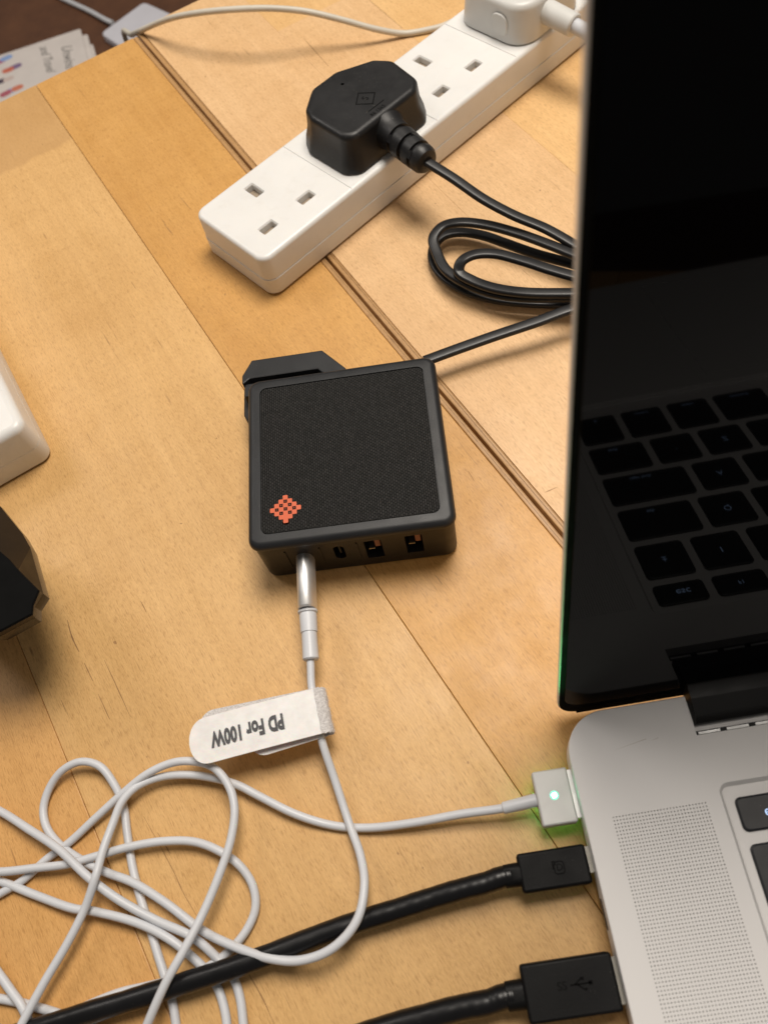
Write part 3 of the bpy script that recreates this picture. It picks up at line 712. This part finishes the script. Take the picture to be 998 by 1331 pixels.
# F
px([(15, 1360, 6.2), (29, 1331, 6.6), (58, 1277, 6.6), (86.5, 1229, 6.6), (110.6, 1181, 7), (125, 1138, 9), (134.6, 1104, 7), (147, 1070.6, 5.8), (159, 1042, 5.6), (178, 1022.5, 5), (207, 1010.5, 4), (240, 1007, 4), (274, 1010.5, 4), (308, 1020, 4), (336.5, 1034.5, 3.6), (385, 1058.6, 3), (433, 1073, 1.5), (480, 1076, 2), (540, 1069, 3.5), (600, 1058, 5)])
W += [tuple(LW3(-21.4, -22.0, 6.5)), tuple(LW3(-17, -21.7, 7.1))]
link('cord', tube_mesh('cord', catmull(W, 8), circ(1.3, 14)), CORD_W, cc)
# plug end in the charger
prA = [(math.copysign(abs(math.cos(a)) ** .8, math.cos(a)) * 3.05, math.copysign(abs(math.sin(a)) ** .8, math.sin(a)) * 5.2) for a in np.linspace(0, 2 * math.pi, 33)[:-1]]
P_ = [CW3(-18.3, -33.6 - t, 12.2 - t * .005) for t in (0, .3, 10, 19.2, 19.6)]
link('plug_shell', tube_mesh('plug_shell', P_, prA, up=(0, 0, 1), radii=[.93, 1, 1, 1, .93]), METAL, cc)
link('plug_tip', tube_mesh('plug_tip', [CW3(-18.3, -28, 12.2), CW3(-18.3, -34, 12.2)], [(a * .5, b * .8) for a, b in prA], up=(0, 0, 1)), METAL, cc)
lathe_axis('plug_collar', [(0, 2.9), (.2, 3.35), (.9, 3.35), (1.3, 2.85), (2.2, 2.95), (7.8, 2.85), (7.9, 2.55), (16.8, 2.7), (17.2, 2.3), (17.3, 1.4)], CW3(-18.3, -53.2, 12.0), CW3(-18.0, -70, 11.2), CORD_W, cc)

# ------------------------------------------------------------------ hook-and-loop tie with lettering
tie = empty('cable_tie', 'white hook-and-loop cable label tie wrapped round the white cord, printed PD For 100W', 'cable tie', (0, 0, 0), 0)
tn = NT('printed_tie_tape'); vv = tn.mapping()
tn.l(tn.ramp(tn.noise(vv, 260, 4), [(.3, (.70, .67, .66)), (.7, (.80, .77, .76))]), tn.b.inputs['Base Color']); tn.b.inputs['Roughness'].default_value = .5
tn.b.inputs['Subsurface Weight'].default_value = .15; tn.b.inputs['Subsurface Scale'].default_value = .002; tn.bump(tn.noise(vv, 900, 3), .2, .0002)
TAPE = tn.m
fn = NT('fluffy_loop_tape'); vv = fn.mapping()
fn.l(fn.ramp(fn.noise(vv, 1800, 4), [(.35, (.60, .57, .56)), (.65, (.84, .81, .80))]), fn.b.inputs['Base Color']); fn.b.inputs['Roughness'].default_value = .9
fn.bump(fn.noise(vv, 1600, 4, .7), 1.0, .0008); FLUFF = fn.m
def g5(x, y): return (230 + x / 4.536, 880 + y / 4.536)
# frame of the front tape: right end at the cord, left end tip
A = np.array(at(*g5(868, 190), 12.6)); B = np.array(at(*g5(72, 398), 13.5)); dx = B - A; TL = np.linalg.norm(dx[:2])
trz = math.atan2(dx[1], dx[0])                     # local x runs from the cord to the tip
tie.location = (A[0] * S, A[1] * S, 0); tie.rotation_euler = (0, 0, trz)
wr = np.array(at(*g5(800, 55), 12.6)) - np.array(at(*g5(880, 335), 12.6)); TW = np.linalg.norm(wr) ; TW = 14.6
# skewed: shear of the right end because the strip tilts
def tape(name, x0, x1, w, zf, mat, th=.35, skew=0.0, rnd=True, yoff=0.0, rot=0.0, n=26):
    V = []; F = []
    for i in range(n + 1):
        t = i / n; x = x0 + (x1 - x0) * (1 - (1 - t) ** 1.6 if rnd else t); h = w / 2
        if rnd:
            q = x1 - x
            if q < w * .42: h = w * .5 * max(.02, (1 - ((w * .42 - q) / (w * .42)) ** 2.3) ** .5)
        z = zf(x); yc = yoff + x * rot + .0
        for s in (-1, 1):
            V.append((x + skew * s * h * (1 - t), yc + s * h, z)); V.append((x + skew * s * h * (1 - t), yc + s * h, z - th))
    for i in range(n):
        a = i * 4; b = a + 4
        F += [(a, a + 2, b + 2, b), (a + 1, b + 1, b + 3, a + 3), (a, b, b + 1, a + 1), (a + 2, a + 3, b + 3, b + 2)]
    F += [(0, 1, 3, 2), (4 * n, 4 * n + 2, 4 * n + 3, 4 * n + 1)]
    return link(name, mesh(name, V, F, 40), mat, tie)
tape('front_tape', 1.5, TL, TW, lambda x: 12.9 + .5 * x / TL + .25 * math.sin(x * .09), TAPE, .45)
tape('back_tape', 0.5, TL - 3.0, TW, lambda x: 11.6 + .2 * x / TL, FLUFF, .9, yoff=-.4, rot=-.055)
tape('inner_tape', 2, 26, TW, lambda x: 10.2 + .03 * x, TAPE, .4, yoff=.5, rot=.045, rnd=True)
# the wrap round the cord
sec = []
for k in range(15):
    a = -math.pi / 2 + math.pi * k / 14 ; sec.append((2.6 - 2.9 * math.cos(a) * 1.25 - .4, 10.3 + 2.75 * math.sin(a)))
V = []; F = []; hw_ = TW / 2
for rr_ in (1.0, .72):
    for (x, z) in sec:
        xx = 2.2 + (x - 2.2) * rr_; zz = 10.3 + (z - 10.3) * rr_
        for s in np.linspace(-1, 1, 9): V.append((xx + .15 * math.sin(9 * s + z), s * (hw_ + .25 * math.sin(7 * z)), zz))
m_ = len(sec)
for q in range(m_ - 1):
    for s in range(8):
        a = q * 9 + s; F.append((a, a + 1, a + 10, a + 9)); o2 = m_ * 9; F.append((o2 + a, o2 + a + 9, o2 + a + 10, o2 + a + 1))
for q in range(m_ - 1):
    for s in (0, 8):
        a = q * 9 + s; F.append((a, a + 9, a + 9 + m_ * 9, a + m_ * 9))
link('wrap_loop', mesh('wrap_loop', V, F, 60), FLUFF, tie)
# stray fibres at the fluffy end
V, F = [], []
for _ in range(420):
    s = random.uniform(-1, 1) * hw_; q = random.random(); 
    if q < .6: k = random.randrange(3, m_); x, z = sec[k]; p = np.array((x, s, z)); d = np.array((-random.random() - .3, random.uniform(-.8, .8), random.uniform(-.3, 1)))
    else: p = np.array((random.uniform(0, 20), random.choice((-1, 1)) * hw_, random.uniform(9.5, 12))); d = np.array((random.uniform(-.5, .5), math.copysign(1, p[1]), random.uniform(-.3, .5)))
    d = d / np.linalg.norm(d) * random.uniform(.4, 1.1); e = np.cross(d, (0, .3, 1)); e = e / np.linalg.norm(e) * .035; k = len(V)
    V += [tuple(p - e), tuple(p + e), tuple(p + d + e * .3)]; F.append((k, k + 1, k + 2))
tag(link('fibre', mesh('fibre', V, F, 0), FLUFF, tie), kind='stuff')
INK = plastic('dark_grey_ink', (.055, .055, .06), .6, 0)
text('lettering', 'PD For 100W', 6.5, INK, tie, (TL * .565, .2, 13.62), 0, sx=.60, depth=.02, bold=.31, rot=(0, 0, 0), spacing=1.05)

# ------------------------------------------------------------------ black cables into the laptop
def lap_cable(name, label, x0, y0, y1, z0, z1, cx_, cz_, cw_, path, r, r_c, mark, met):
    t = empty(name, label, 'cable', (LLX, LLY, 0), LTH)
    b = prism('connector_body', rrect(x0, y0, -1.2, y1, .9, 4), z0, z1, CONN, t, .8, .8)
    link('metal_tip', loft(bev(rrect(-1.3, met[0], .15, met[1], .2, 1), (z0 + z1) / 2 - 1.3, (z0 + z1) / 2 + 1.5, 0, 0), name='mt'), TIPM, t)
    yc = (y0 + y1) / 2
    pr = rpoly([(-cw_, -r_c), (cw_, -r_c), (cw_, r_c), (-cw_, r_c)], min(cw_, r_c) * .8, 6)
    link('strain_relief', tube_mesh('sr', [np.array((x0 + .4, yc, cz_)), np.array((x0 - .3, yc, cz_)), np.array((cx_ + .2, yc, cz_)), np.array((cx_, yc, cz_))], pr, up=(0, 0, 1), radii=[1, 1, .97, .88]), CONN, t)
    K_ = [np.array((cx_ + 2, yc, cz_)), np.array((cx_ - .5, yc, cz_))] + tolocal([at(*p) for p in path], t)
    sm = catmull(K_, 12)
    rd = [1 + .012 * math.sin(i * .5) + .008 * math.sin(i * 1.3) for i in range(len(sm))]
    link('cord', tube_mesh('cord', sm, circ(r, 22), radii=rd), CORD_GL, t)
    mark(t, yc, z1)
    return t
def dp_mark(t, yc, z):
    o = rrect(-1.5, -1.75, 1.6, 1.75, .9, 4); i_ = inset(o, .32)
    V = []; F = []; n = len(o)
    for oo, zz in ((o, 0), (i_, 0)): V += [(a, b, z - .03) for a, b in oo] + [(a, b, z + .09) for a, b in oo]
    for q in range(n):
        w = (q + 1) % n; F += [(n + q, n + w, 3 * n + w, 3 * n + q), (q, w, n + w, n + q), (2 * n + q, 2 * n + w, 3 * n + w, 3 * n + q)]
    link('emblem_outline', mesh('eo', V, F, 0), TOEMB, t, loc=(-9.6, yc, 0))
    text('emblem', 'D', 2.6, TOEMB, t, (-9.4, yc, z + .02), 0, depth=.06)
    text('emblem', 'P', 3.1, TOEMB, t, (-10.9, yc + .7, z + .02), math.pi / 2 * 0, depth=.05, sx=.8)
def ss_mark(t, yc, z):
    text('lettering', 'SS', 2.9, TOEMB, t, (-15.6, yc + .6, z + .02), 0, depth=.06)
    def bar(x0, y0, x1, y1, w):
        d = np.array((x1 - x0, y1 - y0)); L_ = np.linalg.norm(d); d /= L_; n_ = np.array((-d[1], d[0])) * w / 2
        P = [(x0 + n_[0], y0 + n_[1]), (x0 - n_[0], y0 - n_[1]), (x1 - n_[0], y1 - n_[1]), (x1 + n_[0], y1 + n_[1])]
        return [(a, b, z - .03) for a, b in P] + [(a, b, z + .09) for a, b in P]
    V = []; F = []
    for bb in ((-13.4, yc + .6, -7.8, yc + .6, .4), (-12.2, yc + .6, -10.6, yc + 1.8, .35), (-11.6, yc + .6, -10.0, yc - .7, .35), (-10.6, yc + 1.8, -9.6, yc + 1.8, .7), (-10, yc - .7, -9.2, yc - .7, .6), (-8.6, yc + .6, -7.6, yc + .6, 1.0)):
        k = len(V); V += bar(*bb); F += [(k + 4, k + 5, k + 6, k + 7), (k, k + 1, k + 5, k + 4), (k + 1, k + 2, k + 6, k + 5), (k + 2, k + 3, k + 7, k + 6), (k + 3, k, k + 4, k + 7)]
    link('emblem', mesh('em', V, F, 0), TOEMB, t)
lap_cable('display_cable', 'glossy black display cable with small D emblem, plugged in below the lit white connector', -20.8, -45.6, -35.2, 5.4, 10.6, -25.2, 7.8, 3.2,
          [(630, 1148, 7.6), (600, 1156, 7.2), (560, 1168, 6.4), (520, 1181, 6.0), (475, 1195, 5.8), (420, 1214, 5.8), (350, 1241, 5.8), (290, 1262, 5.8), (230, 1281, 5.8), (170, 1300, 5.8), (110, 1318, 5.8), (60, 1334, 5.2), (0, 1352, 4), (-60, 1370, 3.4)], 3.0, 2.7, dp_mark, (-42.9, -36.0))
lap_cable('usb_cable', 'thick black USB cable with trident emblem, nearest the bottom right corner', -25.8, -76.3, -62.4, 4.2, 12.2, -30.6, 8.2, 3.7,
          [(635, 1303, 8), (600, 1310, 7.4), (550, 1323, 6.4), (500, 1337, 5), (440, 1358, 3.8), (360, 1390, 3.4), (280, 1420, 3.4)], 3.25, 3.1, ss_mark, (-74.9, -63.8))

# ------------------------------------------------------------------ thin cable over the table corner, adapter and cards below
gc = empty('cable', 'thin off-white cable arching over the far table corner and behind the power strip', 'cable', (0, 0, 0), 0)
G = [at(x, y, z) for x, y, z in ((700, -40, 2), (640, 0, 2), (600, 22, 1.6), (575, 34, 1.6), (560, 38, 1.6), (525, 43.5, 2.0), (489, 38, 7), (445, 26, 14), (398, 15, 20), (355, 11, 24), (319, 11.5, 25), (272, 15, 23), (229, 22, 17), (200, 32, 8), (183, 40, 1.5), (172, 45, -12), (164, 52, -40))]
G += [(-70, 500, -110), (-66, 520, -228), (-40, 560, FZ + 1.7)]
link('cord', tube_mesh('cord', catmull(G, 9), circ(1.55, 12)), CORD_G, gc)
ad = empty('adapter', 'small flat white adapter on a white lead lying below the table edge', 'adapter', (0, 0, 0), 0)
Q = [at(x, y, FZ + 9)[:2] for x, y in ((131, 43), (187, 2), (232, 22), (160, 62))]
ar = sum(Q[i - 1][0] * Q[i][1] - Q[i][0] * Q[i - 1][1] for i in range(4)); Q = Q if ar > 0 else Q[::-1]
prism('body', rpoly(Q, 6, 6), FZ + .3, FZ + 9, plastic('bluish_white_plastic', (.62, .62, .68), .45, .02), ad, 1.5, 1.5)
G = [at(x, y, z) for x, y, z in ((147, 30, FZ + 5), (138, 26, FZ + 5), (118, 15, FZ + 4), (90, 2, FZ + 3), (60, -12, FZ + 3), (20, -30, FZ + 3))]
link('cord', tube_mesh('cord', catmull(G, 8), circ(2.6, 12)), CORD_W, ad)
PAPER = plastic('white_card', (.66, .61, .58), .7, .03)
def card(name, label, pts, z, th=.6, grp=None):
    Q = [at(x, y, z + th)[:2] for x, y in pts]
    ar = sum(Q[i - 1][0] * Q[i][1] - Q[i][0] * Q[i - 1][1] for i in range(4)); Q = Q if ar > 0 else Q[::-1]
    t = empty(name, label, 'card', (0, 0, 0), 0, grp)
    prism('sheet', rpoly(Q, 3, 5), z, z + th, PAPER, t); return t
C1 = card('card', 'top printed card with coloured pill shapes and grey script below the table edge', [(-60, 92), (105, 37), (140, 190), (-30, 250)], FZ + 2.6, grp='cards stacked on the floor')
card('card', 'middle white card showing its corner just right of the top printed card', [(-50, 100), (114, 44), (150, 190), (-20, 255)], FZ + 1.4, grp='cards stacked on the floor')
card('card', 'bottom white card, only a small corner showing beside the stack above', [(-45, 108), (121, 57), (158, 195), (-15, 262)], FZ + .2, grp='cards stacked on the floor')
def on_card(px_, py_): return at(px_, py_, FZ + 3.25)
def pill(px0, py0, px1, py1, r, c):
    a, b = np.array(on_card(px0, py0)[:2]), np.array(on_card(px1, py1)[:2]); d = (b - a) / np.linalg.norm(b - a); n_ = np.array((-d[1], d[0]))
    ang = math.atan2(d[1], d[0]); o = []
    for k in range(9): q = ang + math.pi / 2 + math.pi * k / 8; o.append((a[0] + r * math.cos(q), a[1] + r * math.sin(q)))
    for k in range(9): q = ang - math.pi / 2 + math.pi * k / 8; o.append((b[0] + r * math.cos(q), b[1] + r * math.sin(q)))
    link('printed_shape', loft([(o, FZ + 3.2), (o, FZ + 3.26 + .02 * random.random())], name='pill'), plastic('print_%d' % random.randrange(9999), c, .7), C1)
for a in ((-8, 83, 3, 79, 4.2, (.42, .12, .2)), (5, 77, 12, 74, 4.2, (.26, .38, .66)), (8, 92, 14, 90, 4.2, (.60, .16, .10)), (15, 89, 24, 85, 4.2, (.22, .15, .28)),
          (-6, 108, 4, 105, 4.0, (.07, .05, .08)), (5, 123, 11, 120, 4.2, (.45, .12, .16)), (13, 118.5, 17, 117, 4.2, (.28, .38, .62)), (20, 115.5, 26, 113, 4.2, (.62, .20, .12)), (8, 104, 15, 101, 3.2, (.62, .50, .46))): pill(*a)
GREY = plastic('grey_script_print', (.12, .115, .11), .7)
for s, a, b, sz in (('Unwind', (86, 60), (93, 92), 17), ('and Travel', (57, 61), (70, 105), 14.5)):
    p, q = on_card(*a), on_card(*b); rz = math.atan2(q[1] - p[1], q[0] - p[0])
    o = text('lettering', s, sz, GREY, C1, p, rz, sx=.8, depth=.03, align='LEFT'); o.data.transform(Matrix(((1, .35, 0, 0), (0, 1, 0, 0), (0, 0, 1, 0), (0, 0, 0, 1))))

# ------------------------------------------------------------------ faceted black adapter at the left edge
fa = empty('adapter', 'glossy black faceted adapter poking in at the left edge of the table', 'adapter', (0, 0, 0), 0)
def ring(pts, z): return [at(x, y, z)[:2] for x, y in pts]
mid = ring([(0, 657), (30, 694), (40, 712), (57, 772), (46, 789), (46, 803), (0, 828), (-70, 832), (-80, 700), (-40, 645)], 34)[::-1]
tpr = ring([(0, 716), (13, 727), (24, 740), (52, 768), (44, 787), (43, 799), (0, 822), (-66, 828), (-74, 735), (-34, 708)], 44)[::-1]
bas = ring([(-30, 690), (-12, 700), (-4, 716), (12, 752), (8, 770), (4, 780), (-14, 790), (-70, 795), (-78, 715), (-50, 690)], .2)[::-1]
GLB = plastic('glossy_black_plastic', (.010, .008, .008), .2, .1, 300, .05, .5)
cm_ = np.mean(mid, axis=0)
def sc(P, k): return [(cm_[0] + (x - cm_[0]) * k, cm_[1] + (y - cm_[1]) * k) for x, y in P]
link('body', loft([(bas, .2), (sc(mid, .97), 29), (mid, 31.5), (mid, 34)], name='body', sm=20), GLB, fa)
link('side_facets', loft([(mid, 34.02), (tpr, 43.8)], capb=False, capt=False, name='side_facets', sm=20), plastic('brown_tinted_plastic', (.020, .012, .006), .5, .1, spec=.25), fa)
link('top_panel', loft([(tpr, 43.82), (sc(tpr, .985), 44.5)], name='top_panel', sm=20), GASKET, fa)
print('objects', len(bpy.data.objects))
